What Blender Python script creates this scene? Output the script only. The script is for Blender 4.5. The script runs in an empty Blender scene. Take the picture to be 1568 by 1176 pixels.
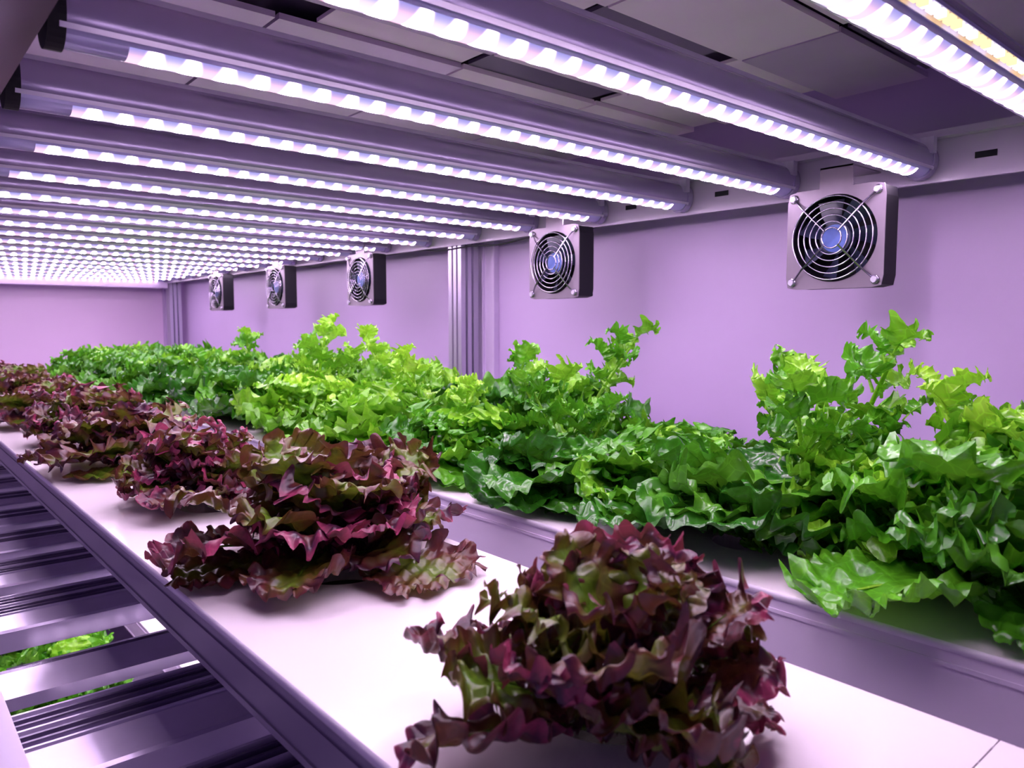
import bpy, math, random
import numpy as np
from mathutils import Vector
random.seed(7); rng=np.random.RandomState(11)
ZC=1.30   # camera height above floor; helper heights are relative to it
sc=bpy.context.scene
try:
    sc.view_settings.view_transform='Standard'
    sc.view_settings.look='None'
except Exception: pass
sc.view_settings.exposure=0.0

# ---------------------------------------------------------------- materials
def newmat(name):
    m=bpy.data.materials.new(name); m.use_nodes=True
    nt=m.node_tree; nt.nodes.clear()
    out=nt.nodes.new('ShaderNodeOutputMaterial')
    return m,nt,out
def pbsdf(nt,col=(.8,.8,.8),rough=.5,metal=0,spec=.5):
    b=nt.nodes.new('ShaderNodeBsdfPrincipled')
    b.inputs['Base Color'].default_value=(*col,1)
    b.inputs['Roughness'].default_value=rough
    b.inputs['Metallic'].default_value=metal
    b.inputs['Specular IOR Level'].default_value=spec
    return b
def simple(name,col,rough=.5,metal=0,spec=.5,noise=0,nscale=8,bump=0,bscale=60,stretch=(1,1,1)):
    m,nt,out=newmat(name); b=pbsdf(nt,col,rough,metal,spec)
    tc=nt.nodes.new('ShaderNodeTexCoord')
    mp=nt.nodes.new('ShaderNodeMapping'); mp.inputs['Scale'].default_value=stretch
    nt.links.new(tc.outputs['Object'],mp.inputs['Vector'])
    if noise>0:
        n=nt.nodes.new('ShaderNodeTexNoise'); n.inputs['Scale'].default_value=nscale; n.inputs['Detail'].default_value=5
        nt.links.new(mp.outputs[0],n.inputs['Vector'])
        cr=nt.nodes.new('ShaderNodeValToRGB')
        cr.color_ramp.elements[0].position=.3; cr.color_ramp.elements[1].position=.7
        cr.color_ramp.elements[0].color=(*[c*(1-noise) for c in col],1)
        cr.color_ramp.elements[1].color=(*[min(1,c*(1+noise*.5)) for c in col],1)
        nt.links.new(n.outputs['Fac'],cr.inputs[0]); nt.links.new(cr.outputs[0],b.inputs['Base Color'])
    if bump>0:
        n2=nt.nodes.new('ShaderNodeTexNoise'); n2.inputs['Scale'].default_value=bscale; n2.inputs['Detail'].default_value=3
        nt.links.new(mp.outputs[0],n2.inputs['Vector'])
        bp=nt.nodes.new('ShaderNodeBump'); bp.inputs['Strength'].default_value=bump; bp.inputs['Distance'].default_value=.002
        nt.links.new(n2.outputs['Fac'],bp.inputs['Height']); nt.links.new(bp.outputs[0],b.inputs['Normal'])
    nt.links.new(b.outputs[0],out.inputs[0]); return m

M_wall=simple('wall_panel_purple_cast',(.52,.385,.65),.45,noise=.05,nscale=3,bump=.15,bscale=25)  # white wall; the cast of the purple light is put into its colour
M_wallend=simple('wall_end_panel_lit',(.86,.64,.90),.45,noise=.04,nscale=3)  # lit copy of the wall panel, pinkish glow put into the colour
M_trim=simple('white_pvc_trim',(.62,.50,.74),.4,noise=.03)
M_floor=simple('grey_floor',(.30,.26,.36),.5,noise=.1)
M_tray=simple('white_tray_plastic',(.97,.90,.95),.14,noise=.02,nscale=6,bump=.10,bscale=14)
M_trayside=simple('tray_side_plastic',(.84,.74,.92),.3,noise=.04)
M_trayshade=simple('tray_front_side_shaded',(.24,.20,.30),.3,noise=.10)  # darker copy of the side plastic; shade on the front tray painted in
M_traylip=simple('tray_lip_plastic',(.88,.82,.94),.3,noise=.04)
M_dark=simple('black_rubber',(.008,.007,.012),.6,noise=.1,spec=.25)
M_alu=simple('brushed_aluminium',(.62,.58,.70),.30,metal=.6,noise=.08,nscale=40,stretch=(1,8,1))
M_post=simple('anodised_post',(.46,.41,.55),.3,metal=.5,noise=.06)
M_fix=simple('fixture_housing',(.37,.32,.49),.25,metal=.55,noise=.10,nscale=12)
M_fixlens=simple('fixture_cover',(.48,.46,.78),.12,metal=.1,noise=.05)
M_beam=simple('painted_beam',(.50,.42,.58),.35,noise=.05)
M_deck=simple('deck_panel_light',(.66,.50,.74),.25,metal=.05,noise=.12,nscale=5)
M_deck2=simple('deck_panel_lit',(.98,.78,.96),.3,noise=.05)  # lit copy of the deck panel, light from the upper tier painted in
M_deckshade=simple('deck_panel_shaded',(.12,.09,.16),.35,noise=.2)  # tray shadow and dark recesses painted as a panel colour
M_slat=simple('ribbed_slat_metal',(.70,.63,.84),.18,metal=.35,noise=.12,nscale=10)
M_slatd=simple('ribbed_slat_dark',(.15,.12,.22),.2,metal=.5,noise=.15,nscale=10)
M_chrome=simple('chrome_wire',(.46,.42,.54),.18,metal=1,noise=.03)
M_hub=simple('fan_hub_label',(.07,.14,.48),.3,noise=.3,nscale=60)
M_blade=simple('fan_blade_plastic',(.025,.03,.07),.3,noise=.1)
M_fanplate=simple('fan_plate_metal',(.23,.19,.245),.35,metal=.4,noise=.15,nscale=20)
M_peat=simple('growing_sponge',(.02,.018,.014),.9,noise=.4,nscale=80,bump=.4)

def led_mat(name,pitch,warm=False,strength=75):
    m,nt,out=newmat(name); N=nt.nodes; Lk=nt.links
    tc=N.new('ShaderNodeTexCoord'); sp=N.new('ShaderNodeSeparateXYZ'); Lk.new(tc.outputs['Object'],sp.inputs[0])
    def math_(op,a,b=None,c=None):
        n=N.new('ShaderNodeMath'); n.operation=op
        for i,v in enumerate([a,b,c]):
            if v is None: continue
            if isinstance(v,(int,float)): n.inputs[i].default_value=v
            else: Lk.new(v,n.inputs[i])
        return n.outputs[0]
    def mrange(v,a,b,c,d,smooth=True):
        mr=N.new('ShaderNodeMapRange'); mr.interpolation_type='SMOOTHSTEP' if smooth else 'LINEAR'
        Lk.new(v,mr.inputs[0]); mr.inputs[1].default_value=a; mr.inputs[2].default_value=b
        mr.inputs[3].default_value=c; mr.inputs[4].default_value=d; return mr.outputs[0]
    def mixc(f,a,b):
        c=N.new('ShaderNodeMix'); c.data_type='RGBA'
        for k,v in ((6,a),(7,b)):
            if isinstance(v,tuple): c.inputs[k].default_value=(*v,1)
            else: Lk.new(v,c.inputs[k])
        Lk.new(f,c.inputs[0]); return c.outputs[2]
    xs=math_('DIVIDE',sp.outputs[0],pitch)
    fr=math_('FRACT',xs); dx=math_('ABSOLUTE',math_('SUBTRACT',fr,.5))
    dxm=math_('MULTIPLY',dx,pitch)
    d=math_('SQRT',math_('ADD',math_('MULTIPLY',dxm,dxm),math_('MULTIPLY',math_('MULTIPLY',sp.outputs[1],sp.outputs[1]),.26)))
    p=math_('POWER',mrange(d,.0095,.0015,0,1),2.5)
    fl=math_('FLOOR',math_('ADD',xs,.5)); md=math_('ABSOLUTE',math_('MODULO',fl,2.0))
    if warm:
        e1=N.new('ShaderNodeEmission'); Lk.new(mixc(md,(1.0,.66,.30),(1.0,.84,.95)),e1.inputs[0]); e1.inputs[1].default_value=strength
        Lk.new(e1.outputs[0],out.inputs[0]); return m
    e1=N.new('ShaderNodeEmission'); e1.inputs[0].default_value=(1.0,.75,1.03,1); Lk.new(math_('MULTIPLY',p,strength),e1.inputs[1])
    ay=math_('ABSOLUTE',sp.outputs[1])
    c0=mixc(md,(1.0,.62,.84),(.88,.74,1.0))
    e0=N.new('ShaderNodeEmission'); Lk.new(mixc(mrange(ay,.006,.013,0,1),c0,(.42,.38,1.0)),e0.inputs[0]); Lk.new(mrange(ay,.003,.013,1.35,.85),e0.inputs[1])
    ad=N.new('ShaderNodeAddShader'); Lk.new(e0.outputs[0],ad.inputs[0]); Lk.new(e1.outputs[0],ad.inputs[1])
    Lk.new(ad.outputs[0],out.inputs[0]); return m
M_led=led_mat('led_strip',.024,strength=122)
M_ledw=led_mat('led_strip_warm',.0250,True,2.0)

def leaf_mat(name,stops,rough=.36,transl=.22,noise_s=28,edge_w=.55,rnd_w=.35,noise_w=.45,inner_w=0,trcol=(.25,.55,.05)):
    m,nt,out=newmat(name); N=nt.nodes; Lk=nt.links
    at=N.new('ShaderNodeAttribute'); at.attribute_name='leaf'
    sp=N.new('ShaderNodeSeparateColor'); Lk.new(at.outputs['Color'],sp.inputs[0])
    tc=N.new('ShaderNodeTexCoord')
    n=N.new('ShaderNodeTexNoise'); n.inputs['Scale'].default_value=noise_s; n.inputs['Detail'].default_value=4
    Lk.new(tc.outputs['Object'],n.inputs['Vector'])
    oi=N.new('ShaderNodeObjectInfo')
    def mul(a,k):
        q=N.new('ShaderNodeMath'); q.operation='MULTIPLY'; Lk.new(a,q.inputs[0]); q.inputs[1].default_value=k; return q.outputs[0]
    def add(a,b):
        q=N.new('ShaderNodeMath'); q.operation='ADD'; Lk.new(a,q.inputs[0]); Lk.new(b,q.inputs[1]); return q.outputs[0]
    v=add(add(mul(sp.outputs[0],edge_w),mul(sp.outputs[1],rnd_w)),add(mul(n.outputs['Fac'],noise_w),mul(sp.outputs[2],inner_w)))
    v=add(v,mul(oi.outputs['Random'],.12))
    cr=N.new('ShaderNodeValToRGB'); els=cr.color_ramp.elements
    els[0].position=stops[0][0]; els[0].color=(*stops[0][1],1)
    els[1].position=stops[-1][0]; els[1].color=(*stops[-1][1],1)
    for p,c in stops[1:-1]:
        e=els.new(p); e.color=(*c,1)
    Lk.new(v,cr.inputs[0])
    # fine branching veins, a little paler than the blade
    vv=N.new('ShaderNodeTexVoronoi'); vv.feature='DISTANCE_TO_EDGE'; vv.inputs['Scale'].default_value=85
    Lk.new(tc.outputs['Object'],vv.inputs['Vector'])
    vr=N.new('ShaderNodeMapRange'); Lk.new(vv.outputs['Distance'],vr.inputs[0]); vr.inputs[1].default_value=0; vr.inputs[2].default_value=.07; vr.inputs[3].default_value=1.35; vr.inputs[4].default_value=1.0
    hs=N.new('ShaderNodeHueSaturation'); Lk.new(vr.outputs[0],hs.inputs['Value']); Lk.new(cr.outputs[0],hs.inputs['Color'])
    b=pbsdf(nt,rough=rough,spec=.65); Lk.new(hs.outputs[0],b.inputs['Base Color'])
    n2=N.new('ShaderNodeTexVoronoi'); n2.inputs['Scale'].default_value=150
    Lk.new(tc.outputs['Object'],n2.inputs['Vector'])
    bp=N.new('ShaderNodeBump'); bp.inputs['Strength'].default_value=.35; bp.inputs['Distance'].default_value=.0015
    Lk.new(n2.outputs['Distance'],bp.inputs['Height']); Lk.new(bp.outputs[0],b.inputs['Normal'])
    tr=N.new('ShaderNodeBsdfTranslucent')
    mc=N.new('ShaderNodeMix'); mc.data_type='RGBA'; mc.inputs[0].default_value=.4
    Lk.new(cr.outputs[0],mc.inputs[6]); mc.inputs[7].default_value=(*trcol,1); Lk.new(mc.outputs[2],tr.inputs[0])
    mx=N.new('ShaderNodeMixShader'); mx.inputs[0].default_value=transl
    Lk.new(b.outputs[0],mx.inputs[1]); Lk.new(tr.outputs[0],mx.inputs[2]); Lk.new(mx.outputs[0],out.inputs[0])
    return m
M_red=leaf_mat('red_lettuce_leaf',[(.36,(.12,.27,.018)),(.56,(.13,.17,.016)),(.67,(.125,.065,.020)),(.77,(.115,.022,.028)),(.88,(.045,.012,.040)),(1.0,(.34,.045,.12))],
   rough=.28,edge_w=.36,rnd_w=.38,noise_w=.62,noise_s=40,inner_w=-.08,trcol=(.24,.13,.02),transl=.2)
M_green=leaf_mat('green_lettuce_leaf',[(.10,(.26,.60,.03)),(.38,(.10,.40,.015)),(.66,(.040,.22,.008)),(1.0,(.008,.08,.006))],
   rough=.25,edge_w=.02,rnd_w=.55,noise_w=.55,inner_w=-.28,transl=.2,trcol=(.22,.55,.03))
M_dkgreen=leaf_mat('dark_lettuce_leaf',[(.10,(.12,.38,.02)),(.42,(.03,.18,.01)),(1.0,(.007,.06,.007))],
   rough=.20,edge_w=.05,rnd_w=.5,noise_w=.45,inner_w=-.22,transl=.12,trcol=(.12,.38,.02))
M_lime=leaf_mat('lime_lettuce_leaf',[(.12,(.38,.74,.04)),(.45,(.18,.50,.02)),(1.0,(.04,.22,.01))],
   rough=.27,edge_w=.02,rnd_w=.52,noise_w=.55,inner_w=-.28,transl=.24)

# ---------------------------------------------------------------- mesh builder
class B:
    def __init__(s): s.v=[]; s.f=[]; s.m=[]; s.sm=[]; s.mats=[]
    def mi(s,mat):
        if mat not in s.mats: s.mats.append(mat)
        return s.mats.index(mat)
    def add(s,verts,faces,mat,smooth=False):
        o=len(s.v); s.v+= [tuple(p) for p in verts]; k=s.mi(mat)
        for f in faces: s.f.append(tuple(i+o for i in f)); s.m.append(k); s.sm.append(smooth)
    def box(s,x0,x1,y0,y1,z0,z1,mat):
        v=[(x,y,z) for x in (x0,x1) for y in (y0,y1) for z in (z0,z1)]
        s.add(v,[(0,1,3,2),(4,6,7,5),(0,4,5,1),(2,3,7,6),(0,2,6,4),(1,5,7,3)],mat)
    def sweepx(s,prof,x0,x1,mat,smooth=False,closed=True,caps=True):
        n=len(prof); v=[(x0,y,z) for y,z in prof]+[(x1,y,z) for y,z in prof]
        f=[(i,(i+1)%n,n+(i+1)%n,n+i) for i in range(n if closed else n-1)]
        s.add(v,f,mat,smooth)
        if caps and closed:
            s.add(v[:n],[tuple(range(n))],mat); s.add(v[n:],[tuple(range(n))],mat)
    def cyl(s,c,r,h,axis,mat,n=24,r2=None,smooth=True,caps=True):
        r2=r if r2 is None else r2; c=Vector(c); ax={'x':0,'y':1,'z':2}[axis]
        a1,a2=[(1,2),(2,0),(0,1)][ax]; v=[]
        for k,(rr,hh) in enumerate([(r,-h/2),(r2,h/2)]):
            for i in range(n):
                t=2*math.pi*i/n; p=[0,0,0]; p[ax]=hh; p[a1]=rr*math.cos(t); p[a2]=rr*math.sin(t)
                v.append(tuple(c+Vector(p)))
        s.add(v,[(i,(i+1)%n,n+(i+1)%n,n+i) for i in range(n)],mat,smooth)
        if caps: s.add(v[:n],[tuple(range(n))],mat); s.add(v[n:],[tuple(range(n))],mat)
    def torusx(s,c,R,r,mat,n=40,k=8):
        v=[];f=[]
        for i in range(n):
            t=2*math.pi*i/n
            for j in range(k):
                u=2*math.pi*j/k; rr=R+r*math.cos(u)
                v.append((c[0]+r*math.sin(u),c[1]+rr*math.cos(t),c[2]+rr*math.sin(t)))
        for i in range(n):
            for j in range(k):
                f.append((i*k+j,((i+1)%n)*k+j,((i+1)%n)*k+(j+1)%k,i*k+(j+1)%k))
        s.add(v,f,mat,True)
    def rod(s,a,b,r,mat,n=8):
        a=Vector(a);b=Vector(b);d=(b-a).normalized()
        u=d.orthogonal().normalized(); w=d.cross(u); v=[]
        for p in (a,b):
            for i in range(n):
                t=2*math.pi*i/n; v.append(tuple(p+u*r*math.cos(t)+w*r*math.sin(t)))
        s.add(v,[(i,(i+1)%n,n+(i+1)%n,n+i) for i in range(n)]+[tuple(range(n)),tuple(range(n,2*n))],mat,True)
    def mesh(s,name):
        me=bpy.data.meshes.new(name); me.from_pydata(s.v,[],s.f)
        for m in s.mats: me.materials.append(m)
        me.polygons.foreach_set('material_index',s.m); me.polygons.foreach_set('use_smooth',s.sm)
        me.update(); return me
def obj(name,me,loc=(0,0,0),rot=(0,0,0),scl=(1,1,1)):
    o=bpy.data.objects.new(name,me); o.location=loc; o.rotation_euler=rot; o.scale=scl
    sc.collection.objects.link(o); return o

# ---------------------------------------------------------------- room shell
XW=1.045; YE=3.55
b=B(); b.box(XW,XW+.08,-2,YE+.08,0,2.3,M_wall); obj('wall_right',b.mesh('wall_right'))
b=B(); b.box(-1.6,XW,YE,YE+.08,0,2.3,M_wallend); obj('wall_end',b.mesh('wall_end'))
b=B(); b.box(-1.6,XW+.08,-2,YE+.08,-.08,0,M_floor); obj('floor',b.mesh('floor'))
b=B(); b.box(-1.6,XW+.08,-2,YE+.08,2.3,2.38,M_wall); obj('ceiling',b.mesh('ceiling'))
b=B(); b.box(XW-.008,XW-.0005,1.262,1.345,.002,2.298,M_trim); b.box(XW-.014,XW-.008,1.262,1.272,.002,2.298,M_trim); b.box(XW-.014,XW-.008,1.30,1.304,.002,2.298,M_trim)
obj('trim_1',b.mesh('trim_1'))
b=B(); b.box(XW-.03,XW-.0005,YE-.03,YE-.0005,.002,2.298,M_trim); obj('trim_2',b.mesh('trim_2'))

# ---------------------------------------------------------------- rack frame
def post(bd,x0,y0,s=.046,z0=.0,z1=ZC+.5):
    x1=x0+s;y1=y0+s; w=.006
    bd.box(x0+w,x1-w,y0+w,y1-w,z0,z1,M_slatd)
    for a in ((x0,x0+s*.26),(x0+s*.39,x0+s*.61),(x1-s*.26,x1)):
        bd.box(a[0],a[1],y0,y0+w,z0,z1,M_post); bd.box(a[0],a[1],y1-w,y1,z0,z1,M_post)
    for a in ((y0+w,y0+s*.26),(y0+s*.39,y0+s*.61),(y1-s*.26,y1-w)):
        bd.box(x0,x0+w,a[0],a[1],z0,z1,M_post); bd.box(x1-w,x1,a[0],a[1],z0,z1,M_post)
b=B()
for y in (-.75,1.30,3.30):
    post(b,.972,y)
    post(b,.030,y) if y<0 or y>3 else None
for zt in (0.0,-.57):
    z=ZC+zt
    b.box(.9665,.971,-.75,3.34,z+.165,z+.222,M_beam)
    b.box(.971,1.015,-.75,3.34,z+.216,z+.222,M_beam)
    b.box(.952,.9665,-.75,3.34,z+.214,z+.222,M_beam)
    b.box(.056,.088,-.75,3.34,z+.170,z+.205,M_slatd)
    b.box(.050,.056,-.75,3.34,z+.160,z+.225,M_post)
for i in range(20):
    y=.207+.172*i-.06
    b.box(.9650,.9665,y-.018,y+.004,ZC+.186,ZC+.193,M_dark)
    if i%3!=1: b.box(.9650,.9665,y+.085,y+.10,ZC+.199,ZC+.204,M_dark)
b.box(.088,.966,3.30,3.34,ZC+.145,ZC+.185,M_trim)
for y in (-.45,.72,1.90,3.1):
    for zt in (0,-.57):
        b.box(.300,.972,y,y+.03,ZC+zt-.292,ZC+zt-.264,M_post)
for zt in (0,-.57):
    b.box(.972,1.0,-.75,3.34,ZC+zt-.292,ZC+zt-.264,M_post)
    b.box(.300,.320,-.75,3.34,ZC+zt-.264,ZC+zt-.242,M_post); b.box(.380,.400,-.75,3.34,ZC+zt-.264,ZC+zt-.242,M_post)
    b.box(.052,.072,-.75,3.34,ZC+zt-.360,ZC+zt-.300,M_post)
obj('aluminium_rack_frame',b.mesh('aluminium_rack_frame'))

# ---------------------------------------------------------------- trays
def cell_top(bd,x0,x1,y0,y1,cy,z,r,mat,depth=.022):
    n=40; cx=(x0+x1)/2; th=[2*math.pi*i/n for i in range(n)]
    outer=[]
    for t in th:
        c,s_=math.cos(t),math.sin(t)
        k=min(((x1-cx)/abs(c)) if abs(c)>1e-6 else 1e9, (((y1-cy) if s_>0 else (cy-y0))/abs(s_)) if abs(s_)>1e-6 else 1e9)
        outer.append([cx+c*k,cy+s_*k])
    for px,py in ((x0,y0),(x1,y0),(x1,y1),(x0,y1)):
        j=min(range(n),key=lambda i:(outer[i][0]-px)**2+(outer[i][1]-py)**2); outer[j]=[px,py]
    v=[(p[0],p[1],z) for p in outer]
    v+=[(cx+math.cos(t)*(r+.0008),cy+math.sin(t)*(r+.0008),z) for t in th]
    v+=[(cx+math.cos(t)*r,cy+math.sin(t)*r,z-.0008) for t in th]
    v+=[(cx+math.cos(t)*r*.97,cy+math.sin(t)*r*.97,z-depth) for t in th]
    f=[]
    for L in range(3):
        for i in range(n):
            j=(i+1)%n; f.append((L*n+i,L*n+j,L*n+n+j,L*n+n+i))
    bd.add(v,f,mat)
    bd.add(v[3*n:],[tuple(range(n))],M_peat)
def tray(name,x0,x1,cols,pitch,yfirst,count,ztop,H=.040,r=.028,side=None):
    side=side or M_trayside
    bd=B(); y0=yfirst-pitch/2; y1=y0+pitch*count; w=(x1-x0)/cols
    for i in range(count):
        for c in range(cols):
            a=y0+i*pitch; e=a+pitch
            ga=.0003 if i%2==0 else 0; ge=.0003 if i%2==1 else 0
            cell_top(bd,x0+c*w,x0+(c+1)*w,a+ga,e-ge,a+pitch/2,ztop,r,M_tray)
    for (xa,s_) in ((x0,1),(x1,-1)):
        prof=[(xa,ztop),(xa-s_*.001,ztop-.0006),(xa-s_*.0015,ztop-.002),(xa-s_*.0015,ztop-.005),(xa,ztop-.006)]
        v=[(p[0],y0,p[1]) for p in prof]+[(p[0],y1,p[1]) for p in prof]; n=len(prof)
        bd.add(v,[(i,i+1,n+i+1,n+i) for i in range(n-1)],M_traylip,True)
        xi=xa+s_*.003
        bd.box(min(xa,xi),max(xa,xi),y0,y1,ztop-H,ztop-.004,side)
        bd.box(min(xa,xi)-.0012,max(xa,xi)+.0012,y0,y1,ztop-H,ztop-H+.004,side)
        bd.box(min(xa,xi)-.0012,max(xa,xi)+.0012,y0,y1,ztop-.016,ztop-.013,side)
    bd.box(x0,x1,y0,y1,ztop-H-.002,ztop-H,side)
    bd.box(x0,x1,y0-.003,y0,ztop-H,ztop,M_tray); bd.box(x0,x1,y1,y1+.003,ztop-H,ztop,M_tray)
    return obj(name,bd.mesh(name))
ZT=ZC-.20
FY0=-.325; FP=.292
for zt in (0,-.57):
    tray('hydroponic_channel_tray',.172,.406,1,FP,FY0,12,ZT+zt,side=M_trayshade,r=.038)
    tray('hydroponic_channel_tray',.510,.900,2,.22,-.28,16,ZT+zt,H=.062)

# ---------------------------------------------------------------- LED fixtures
def fixture(warm=False):
    bd=B(); x0,x1=.100,.955
    n=26; hw,hh=.0170,.0200
    def P(t,k=1.0): return (hw*k*math.sin(t),-hh*k*math.cos(t))
    ts=[math.radians(60)+ (2*math.pi-math.radians(120))*i/n for i in range(n+1)]
    bd.sweepx([P(t) for t in ts],x0,x1,M_fix,smooth=True,closed=False)
    fl=[(-.0146,-.0108),(-.0164,-.0118),(-.0172,-.0085)]
    bd.sweepx(fl,x0,x1,M_alu); bd.sweepx([(-y,z) for y,z in fl],x0,x1,M_alu)
    for s_ in (-1,1):
        bd.sweepx([P(math.radians(a*s_),.97) for a in (46,54,62)],x0,x1,M_fixlens,True,False)
    c=[P(math.radians(a),.97) for a in (-46,-34,-20,-7,7,20,34,46)]
    bd.sweepx(c,x0+.040,x1-.03,M_led,False,False)
    bd.sweepx(c,x0,x0+.040,M_fixlens,True,False); bd.sweepx(c,x1-.03,x1,M_fixlens,True,False)
    bd.box(x0,x1,-.006,.006,.0185,.0225,M_alu)
    circ=[(hw*1.10*math.sin(2*math.pi*i/28),hh*1.08*math.cos(2*math.pi*i/28)) for i in range(28)]
    bd.sweepx(circ,x0-.006,x0+.004,M_dark); bd.sweepx(circ,x1-.003,x1+.0095,M_fix)
    bd.sweepx([(y*.86,z*.86) for y,z in circ],x1+.0095,x1+.0105,M_dark)
    bd.box(x1-.012,x1-.002,-.020,.020,.006,.024,M_alu)
    bd.cyl((x0-.007,0,.0),.005,.004,'x',M_alu,12)
    if warm:
        bd.box(x0+.03,x1-.03,-.0260,-.0165,-.0085,-.0060,M_fixlens)
        for i in range(62):
            x=x0+.045+i*.0125
            bd.box(x,x+.0085,-.0255,-.0205,-.0125,-.0086,M_ledw)
    return bd.mesh('led_tube_light')
ME_fix=fixture(); ME_fixw=fixture(True)
ZL=ZC+.190
for i in range(19):
    obj('led_tube_light',ME_fixw if i==0 else ME_fix,(0,.207+.172*i,ZL))
for i in range(2,12):
    obj('led_tube_light',ME_fix,(0,.207+.172*i+.05,ZL-.57-.012))

# ---------------------------------------------------------------- fans
def fan():
    bd=B(); s=.060; R=.052; n=48; dp=.034
    def sq(t,h):
        c,q=math.cos(t),math.sin(t); k=min(h/abs(c) if abs(c)>1e-6 else 9,h/abs(q) if abs(q)>1e-6 else 9); k=min(k,h*1.36); return (c*k,q*k)
    th=[2*math.pi*i/n for i in range(n)]
    for (xa,xb,mat,h) in ((-.0015,.0,M_fanplate,s),(.0,dp,M_dark,s-.001)):
        v=[(xa,*sq(t,h)) for t in th]+[(xb,*sq(t,h)) for t in th]+[(xa,R*math.cos(t),R*math.sin(t)) for t in th]+[(xb,R*math.cos(t),R*math.sin(t)) for t in th]
        f=[]
        for i in range(n):
            j=(i+1)%n; f+=[(i,j,n+j,n+i),(i,j,2*n+j,2*n+i),(n+i,n+j,3*n+j,3*n+i),(2*n+i,2*n+j,3*n+j,3*n+i)]
        bd.add(v,f,mat)
    bd.box(dp,dp+.002,-s+.004,s-.004,-s+.004,s-.004,M_dark)
    bd.cyl((.010,0,0),.019,.016,'x',M_blade,28); bd.cyl((.0015,0,0),.0165,.001,'x',M_hub,28)
    for k in range(7):
        a=2*math.pi*k/7; v=[]
        for r_ in (.018,.034,.049):
            for da,dx in ((0,.004),(.55,.020)):
                aa=a+da*(1 if r_<.04 else .95)+ (r_-.018)*6
                v.append((dx,r_*math.cos(aa),r_*math.sin(aa)))
        bd.add(v,[(0,1,3,2),(2,3,5,4)],M_blade,True)
    for R_ in (.012,.0195,.027,.0345,.042,.0495): bd.torusx((-.007,0,0),R_,.0009,M_chrome)
    for k in range(4):
        a=math.pi/4+k*math.pi/2
        bd.rod((-.0085,.012*math.cos(a),.012*math.sin(a)),(-.0085,.052*math.cos(a),.052*math.sin(a)),.0012,M_chrome)
        bd.rod((-.0085,.052*math.cos(a),.052*math.sin(a)),(-.003,.071*math.cos(a),.071*math.sin(a)),.0012,M_chrome)
        c=(-.003,.0725*math.cos(a),.0725*math.sin(a))
        bd.torusx(c,.0042,.0012,M_chrome,16,6); bd.cyl((c[0]-.002,c[1],c[2]),.0034,.004,'x',M_alu,12)
    bd.box(.0,.002,-.020,.020,s-.004,.085,M_fanplate); bd.box(.0,.0735,-.020,.020,.083,.085,M_fanplate)
    return bd.mesh('cooling_fan')
ME_fan=fan()
for yy in (.447,.932,1.585,2.06,2.53):
    obj('cooling_fan',ME_fan,(.892,yy,ZC+.102))
cu=bpy.data.curves.new('fan_power_cable','CURVE'); cu.dimensions='3D'; cu.bevel_depth=.0016
spl=cu.splines.new('POLY'); pts=[]
y=.9
while y<3.1:
    pts.append((.970,y,ZC+.162+.004*math.sin(y*9)+.002*math.sin(y*31),1)); y+=.02
spl.points.add(len(pts)-1)
for i,p in enumerate(pts): spl.points[i].co=p
cu.materials.append(M_dark); obj('fan_power_cable',cu)

# ---------------------------------------------------------------- decks
bd=B(); r=random.Random(4)
for i in range(21):
    ya=.207+.172*i-.16
    for j in range(4):
        xa=.10+j*.2275
        m=r.choice([M_deck,M_deck,M_deck2])
        bd.box(xa+.0018,xa+.2252,ya+.002,ya+.118,ZC+.300,ZC+.306,m)
        m=r.choice([M_deck,M_deckshade,M_deck2,M_deck2])
        sh=r.uniform(-.05,.05)
        bd.box(xa+.004+max(0,sh),xa+.2215+min(0,sh),ya+.122,ya+.168,ZC+.304,ZC+.308,m)
bd.box(.09,1.02,.0,3.5,ZC+.322,ZC+.328,M_deckshade)  # added dark sheet; stands for the shade in the open tier above the gaps
obj('upper_shelf_deck',bd.mesh('upper_shelf_deck'))
bd=B()
for i in range(21):
    ya=.10+.172*i; z=ZC-.335
    bd.box(.080,.972,ya,ya+.062,z-.012,z,M_slat)
    if i==4:
        bd.box(.080,.972,ya+.062,ya+.085,z-.012,z-.006,M_slatd); continue
    bd.box(.080,.972,ya+.062,ya+.140,z-.012,z-.006,M_slatd)
    for k in range(7):
        y=ya+.064+k*.011
        bd.sweepx([(y,z-.006),(y+.002,z+.001),(y+.005,z+.001),(y+.007,z-.006)],.080,.972,M_slatd if k%3 else M_slat)
    bd.sweepx([(ya-.003,z-.02),(ya-.003,z+.002),(ya+.001,z+.004),(ya+.004,z)],.080,.972,M_slat)
obj('ribbed_slat_deck',bd.mesh('ribbed_slat_deck'))

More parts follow.
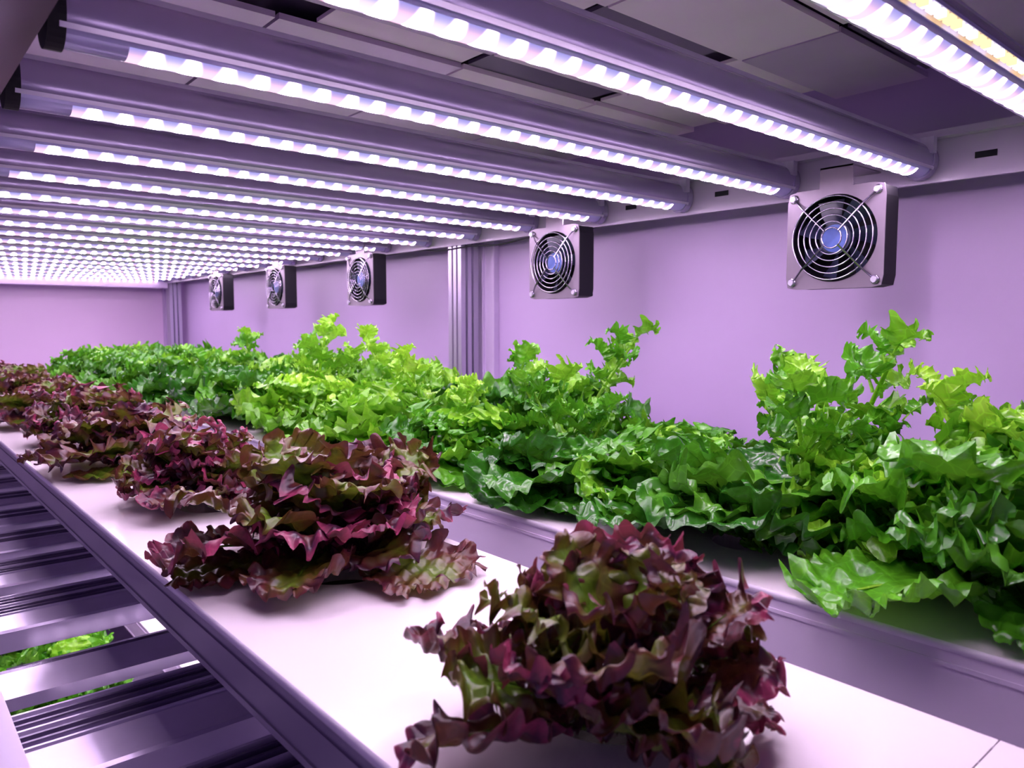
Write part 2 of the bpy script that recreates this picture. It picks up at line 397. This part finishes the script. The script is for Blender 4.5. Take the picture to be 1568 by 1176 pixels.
# ---------------------------------------------------------------- plants
def leaf_geo(R,L,W,e0,bend,az,k,ruf,lobe,lobek,base_r,petiole,inner,na=160,nr=9,twist=0.0,cup=.15,egg=.35,zmin=.0015,blister=1.0,base=(0,0,0),pw=.10,bw=.016):
    t=np.linspace(-math.pi,math.pi,na,endpoint=True); rr=np.linspace(0,1,nr)**.8
    T,Rr=np.meshgrid(t,rr,indexing='ij')
    bl=L*(1-petiole); y0=L*petiole
    ph=R.rand(12)*6.28
    fall=np.clip((math.pi-np.abs(T))/.5,0,1)
    Tw=T+.10*np.sin(3*T+ph[6])+.07*np.sin(5*T+ph[7])
    lb=np.abs(np.sin(lobek*.5*Tw+ph[0]))**.55-.7
    fine=np.abs(np.sin(lobek*1.35*Tw+ph[1]))**.7-.65
    mod=1+(lobe*lb+lobe*.35*fine)*np.clip(Rr*1.3-.2,0,1)
    mx=W*np.sin(T)*(1-egg*.5+egg*np.cos(T))*mod
    my=y0+bl*(.5+.5*np.cos(T)*(1+(mod-1)*fall))
    sy=y0+bl*(.5+.42*np.cos(T))
    X=mx*Rr; Y=sy*(1-Rr)+my*Rr
    A=ruf*W
    env=Rr**1.9*fall*(.65+.35*np.sin(2.3*T+ph[8]))
    p1=k*Tw+ph[3]; p2=k*2.1*Tw+ph[4]
    dz=A*env*(np.sin(p1)+.42*Rr*Rr*np.sin(p2))
    nx=np.sin(T); ny=np.cos(T)
    sw=.50*A*env*np.sin(2*p1+.8)
    X=X+sw*ny - .25*A*env*np.cos(p1)*nx; Y=Y-sw*nx*.8 - .25*A*env*np.cos(p1)*ny
    if blister>0:
        w0=2*math.pi/bw; bz=0
        for q in range(6):
            a=R.rand()*6.28; w=w0*(.6+.9*R.rand())
            bz=bz+np.sin(w*(X*math.cos(a)+Y*math.sin(a))+R.rand()*6.28)
        dz=dz+.0010*blister*bz*np.clip(Rr*2,0,1)
    dz=dz+cup*X*X/W + .05*W*np.sin(Y/L*9+ph[5])
    dz=dz-.5*W*np.clip(Rr-.75,0,1)*np.sin(1.5*T+ph[9])
    m=40; s=np.linspace(0,1.35,m); el=e0-bend*np.power(s,1.35)
    ds=s[1]-s[0]
    ou=np.concatenate([[0],np.cumsum(np.cos(el[:-1])*ds)])*L; up=np.concatenate([[0],np.cumsum(np.sin(el[:-1])*ds)])*L
    sy_=np.clip(Y/L,0,1.34)
    o=np.interp(sy_,s,ou); u=np.interp(sy_,s,up); e=np.interp(sy_,s,el)
    tw=twist*sy_
    xx=X*np.cos(tw)-dz*np.sin(tw); dz=X*np.sin(tw)+dz*np.cos(tw)
    o=o-dz*np.sin(e)+base_r; u=u+dz*np.cos(e)
    ca,sa=math.cos(az),math.sin(az)
    zz=u+.004+base[2]
    PX=o*ca-xx*sa+base[0]; PY=o*sa+xx*ca+base[1]
    lim=zmin+.005+.0045*np.sin(PX*330+ph[2])*np.cos(PY*290+ph[10])
    q_=(zz-lim)/.0035
    zz=lim+.0035*np.where(q_>20,q_,np.log1p(np.exp(np.clip(q_,-30,20))))
    P=np.stack([PX,PY,zz],-1).reshape(-1,3)
    idx=np.arange(na*nr).reshape(na,nr)
    F=np.stack([idx[:-1,:-1],idx[1:,:-1],idx[1:,1:],idx[:-1,1:]],-1).reshape(-1,4)
    rv=R.rand()
    C=np.stack([Rr.ravel(),np.full(Rr.size,rv),np.full(Rr.size,inner),np.ones(Rr.size)],-1)
    q=10; ys=np.linspace(0,y0+bl*.75,q)/L; wdt=np.linspace(pw,pw*.2,q)*W
    po=np.interp(ys,s,ou)+base_r; pu=np.interp(ys,s,up)+.0045+base[2]; pe=np.interp(ys,s,el)
    PP=[];CC=[]
    for i in range(q):
        for sg,hz in ((-1,0),(0,-.6),(1,0),(0,.35)):
            x=sg*wdt[i]; o_=po[i]-hz*wdt[i]*math.sin(pe[i]); u_=pu[i]+hz*wdt[i]*math.cos(pe[i])
            PP.append((o_*ca-x*sa+base[0],o_*sa+x*ca+base[1],max(u_,zmin))); CC.append((0,0,1,1))
    FF=[]
    for i in range(q-1):
        for j in range(4):
            FF.append((i*4+j,i*4+(j+1)%4,i*4+4+(j+1)%4,i*4+4+j))
    PP=np.array(PP);FF=np.array(FF)+len(P)
    return np.concatenate([P,PP]),np.concatenate([F,FF]),np.concatenate([C,np.array(CC,float)])
def plant_mesh(name,seed,mat,leaves):
    R=np.random.RandomState(seed); V=[];F=[];C=[];o=0
    for kw in leaves(R):
        if 'stem' in kw:
            a,c_,r0,r1=kw['stem']; a=np.array(a);c_=np.array(c_); v=[]
            for i in range(9):
                f=i/8; p=a*(1-f)+c_*f; rad=r0*(1-f)+r1*f
                bow=.012*math.sin(f*3.1)
                for j in range(6):
                    th=j*math.pi/3; v.append((p[0]+rad*math.cos(th)+bow,p[1]+rad*math.sin(th),p[2]))
            v=np.array(v); f=np.array([(i*6+j,i*6+(j+1)%6,i*6+6+(j+1)%6,i*6+6+j) for i in range(8) for j in range(6)])
            c=np.tile(np.array([[0,0,1.0,1]]),(len(v),1))
        else:
            v,f,c=leaf_geo(R,**kw)
        V.append(v);F.append(f+o);C.append(c);o+=len(v)
    V=np.concatenate(V);F=np.concatenate(F);C=np.concatenate(C)
    me=bpy.data.meshes.new(name)
    me.vertices.add(len(V)); me.vertices.foreach_set('co',V.ravel().astype(np.float32))
    me.loops.add(len(F)*4); me.loops.foreach_set('vertex_index',F.ravel().astype(np.int32))
    me.polygons.add(len(F)); me.polygons.foreach_set('loop_start',np.arange(0,len(F)*4,4,dtype=np.int32))
    try: me.polygons.foreach_set('loop_total',np.full(len(F),4,dtype=np.int32))
    except Exception: pass
    me.update(calc_edges=True); me.validate()
    me.polygons.foreach_set('use_smooth',np.ones(len(me.polygons),dtype=bool))
    ca=me.color_attributes.new('leaf','FLOAT_COLOR','POINT'); ca.data.foreach_set('color',C.ravel().astype(np.float32))
    me.materials.append(mat); return me
D=math.radians
def rosette(n,Rm,e_out,e_in,b_out,b_in,k,ruf,lobe,lobek,wr=.42,petiole=.12,Lin=.62,cup=.25,na=160,nr=9,blister=1.0,core=.012,bw=.016,jl=.33):
    def g(R):
        out=[]
        for i in range(n):
            f=i/(n-1.0); L=Rm*(1.0-(1-Lin)*f)*(.82+jl*R.rand())
            out.append(dict(L=L,W=L*wr*(.80+.40*R.rand()),e0=D(e_out+(e_in-e_out)*f**.8+R.uniform(-11,11)),bend=D(b_out+(b_in-b_out)*f+R.uniform(-14,18)),
              az=i*2.39996+R.uniform(-.3,.3),k=k*(.85+.3*R.rand()),ruf=ruf*(.8+.5*R.rand()),lobe=lobe,lobek=lobek+R.randint(-1,2),
              base_r=core*(1-f),petiole=petiole,inner=f,twist=R.uniform(-.6,.6),cup=cup,na=na,nr=nr,blister=blister,bw=bw))
        return out
    return g
reds=[plant_mesh('red_leaf_lettuce',100+i,M_red,rosette(44,.096,12,82,26,24,11,.22,.20,13,wr=.38,petiole=.14,Lin=.84,na=260,nr=10,blister=1.4,jl=.48,bw=.014)) for i in range(4)]
greens=[plant_mesh('green_leaf_lettuce',200+i,M_green,rosette(46,.122,14,82,34,28,13,.21,.13,15,wr=.39,Lin=.74,na=230,nr=9,blister=1.9,jl=.46)) for i in range(4)]
limes=[plant_mesh('lime_leaf_lettuce',300+i,M_lime,rosette(48,.120,14,84,30,28,14,.22,.12,16,wr=.39,Lin=.78,na=230,nr=9,blister=1.8,jl=.46)) for i in range(3)]
darks=[plant_mesh('butterhead_lettuce',400+i,M_dkgreen,rosette(32,.132,14,78,34,36,7,.14,.08,8,wr=.48,Lin=.62,cup=.30,na=190,nr=12,blister=2.5,bw=.022)) for i in range(3)]
def arug(R):
    out=[]
    a0=R.rand()*6.28
    for s_ in range(3):
        a=a0+s_*2.1+R.rand(); ln=(.085,.06,.05)[s_]; h=(.150,.115,.095)[s_]
        tip=(ln*math.cos(a),ln*math.sin(a),h)
        out.append(dict(stem=((0.004*s_,0,0),tip,.0035,.002)))
        nl=13 if s_==0 else 10
        for i in range(nl):
            f=.30+.70*i/(nl-1); L=(.056-.022*f)*(.8+.5*R.rand())
            out.append(dict(L=L,W=L*.38,e0=D(15+50*f+R.uniform(-20,20)),bend=D(R.uniform(20,80)),az=i*2.4+R.rand(),k=10,ruf=.32,lobe=.34,lobek=9,
               base_r=.002,petiole=.25,inner=.5+.5*f,twist=R.uniform(-.8,.8),cup=.5,na=130,nr=7,egg=-.25,blister=.9,base=(tip[0]*f+.012*math.sin(f*3.1),tip[1]*f,h*f),pw=.12))
    return out
args_=[plant_mesh('bolting_arugula',500+i,M_lime if i==1 else M_green,arug) for i in range(3)]
pr=random.Random(5)
def put(name,me,x,y,z,s,sz=None,rot=None):
    sz=sz or s
    return obj(name,me,(x,y,z+.001),(0,0,pr.uniform(0,6.28) if rot is None else rot),(s,s,sz))
put('red_leaf_lettuce',reds[0],.289,-.033,ZT,.80,.80,3.0)
put('red_leaf_lettuce',reds[0],.269,.240,ZT,.84,.90,.5)
put('red_leaf_lettuce',reds[1],.294,.580,ZT,1.12,1.00,2.9)
put('red_leaf_lettuce',reds[2],.289,.860,ZT,.88,.80,2.0)
put('red_leaf_lettuce',reds[3],.280,1.145,ZT,1.12,.90,4.0)
for i in range(6,12):
    put('red_leaf_lettuce',reds[i%4],.289,FY0+FP*i,ZT,pr.uniform(.95,1.1),pr.uniform(.8,.92))
xA,xB=.6200,.8025
kind={1:('green_leaf_lettuce',greens[3],1.10,1.10),2:('butterhead_lettuce',darks[0],1.12,.88),3:('butterhead_lettuce',darks[1],1.08,.78),4:('green_leaf_lettuce',greens[0],1.08,.80),
      5:('lime_leaf_lettuce',limes[1],1.10,.88),6:('lime_leaf_lettuce',limes[2],1.10,.98),7:('green_leaf_lettuce',greens[1],1.1,1.0)}
for i in range(1,16):
    y=-.28+.22*i
    if y<-.1: continue
    j=i-1
    if j in kind: nm,me,s,sz=kind[j]
    else:
        nm,me=pr.choice([('green_leaf_lettuce',greens[i%4]),('green_leaf_lettuce',greens[(i+1)%4]),('butterhead_lettuce',darks[i%3])]); s=pr.uniform(1.05,1.15); sz=pr.uniform(.95,1.15)
    put(nm,me,xA,y,ZT,s,sz)
    if y>.8:
        nm,me=pr.choice([('green_leaf_lettuce',greens[i%4]),('lime_leaf_lettuce',limes[i%3]),('butterhead_lettuce',darks[i%3])]) if y<2 else ('green_leaf_lettuce',greens[i%4])
        put(nm,me,xB,y,ZT,pr.uniform(1.0,1.1),pr.uniform(1.05,1.2))
    elif y>.3:
        put('green_leaf_lettuce',greens[(i+2)%4],xB,y,ZT,.95,.60)
    else:
        put('lime_leaf_lettuce',limes[i%3],xB,y,ZT,1.0,1.25)
put('lime_leaf_lettuce',limes[2],.660,.265,ZT,.85,.80,2.2)
put('green_leaf_lettuce',greens[1],.640,.490,ZT,.95,.72,1.2)
for (x,y,s,m,ro) in ((.765,.40,1.10,0,.0),(.70,.335,.90,2,2.0),(.76,.77,1.10,0,1.2),(.72,1.13,1.05,1,0),(.70,1.38,1.15,1,2.4),(.70,.19,1.15,1,4.0),(.68,.66,.8,2,1.0),(.78,1.62,1.0,0,3.0),(.68,1.95,1.0,2,5.0),(.66,.90,.9,1,.7)):
    put('bolting_arugula',args_[m],x,y,ZT,s,None,ro)
for i in range(2,11):
    y=FY0+FP*i
    nm,me=(('red_leaf_lettuce',reds[i%4]) if i%3==0 else ('green_leaf_lettuce',greens[i%4]))
    put(nm,me,.289,y,ZT-.57,1.05)

# ---------------------------------------------------------------- world and camera
w=bpy.data.worlds.new('dim_room'); sc.world=w; w.use_nodes=True
bg=w.node_tree.nodes['Background']; bg.inputs[0].default_value=(.60,.40,.92,1); bg.inputs[1].default_value=.30
cam=bpy.data.cameras.new('camera'); co=bpy.data.objects.new('camera',cam); sc.collection.objects.link(co)
cam.sensor_width=36; cam.lens=1480/2000*36; cam.clip_start=.01
co.location=(0,0,ZC); co.rotation_euler=(math.radians(90-4.56),0,math.radians(-40.6))
cam.dof.use_dof=True; cam.dof.focus_distance=.75; cam.dof.aperture_fstop=cam.lens/2.0
sc.camera=co
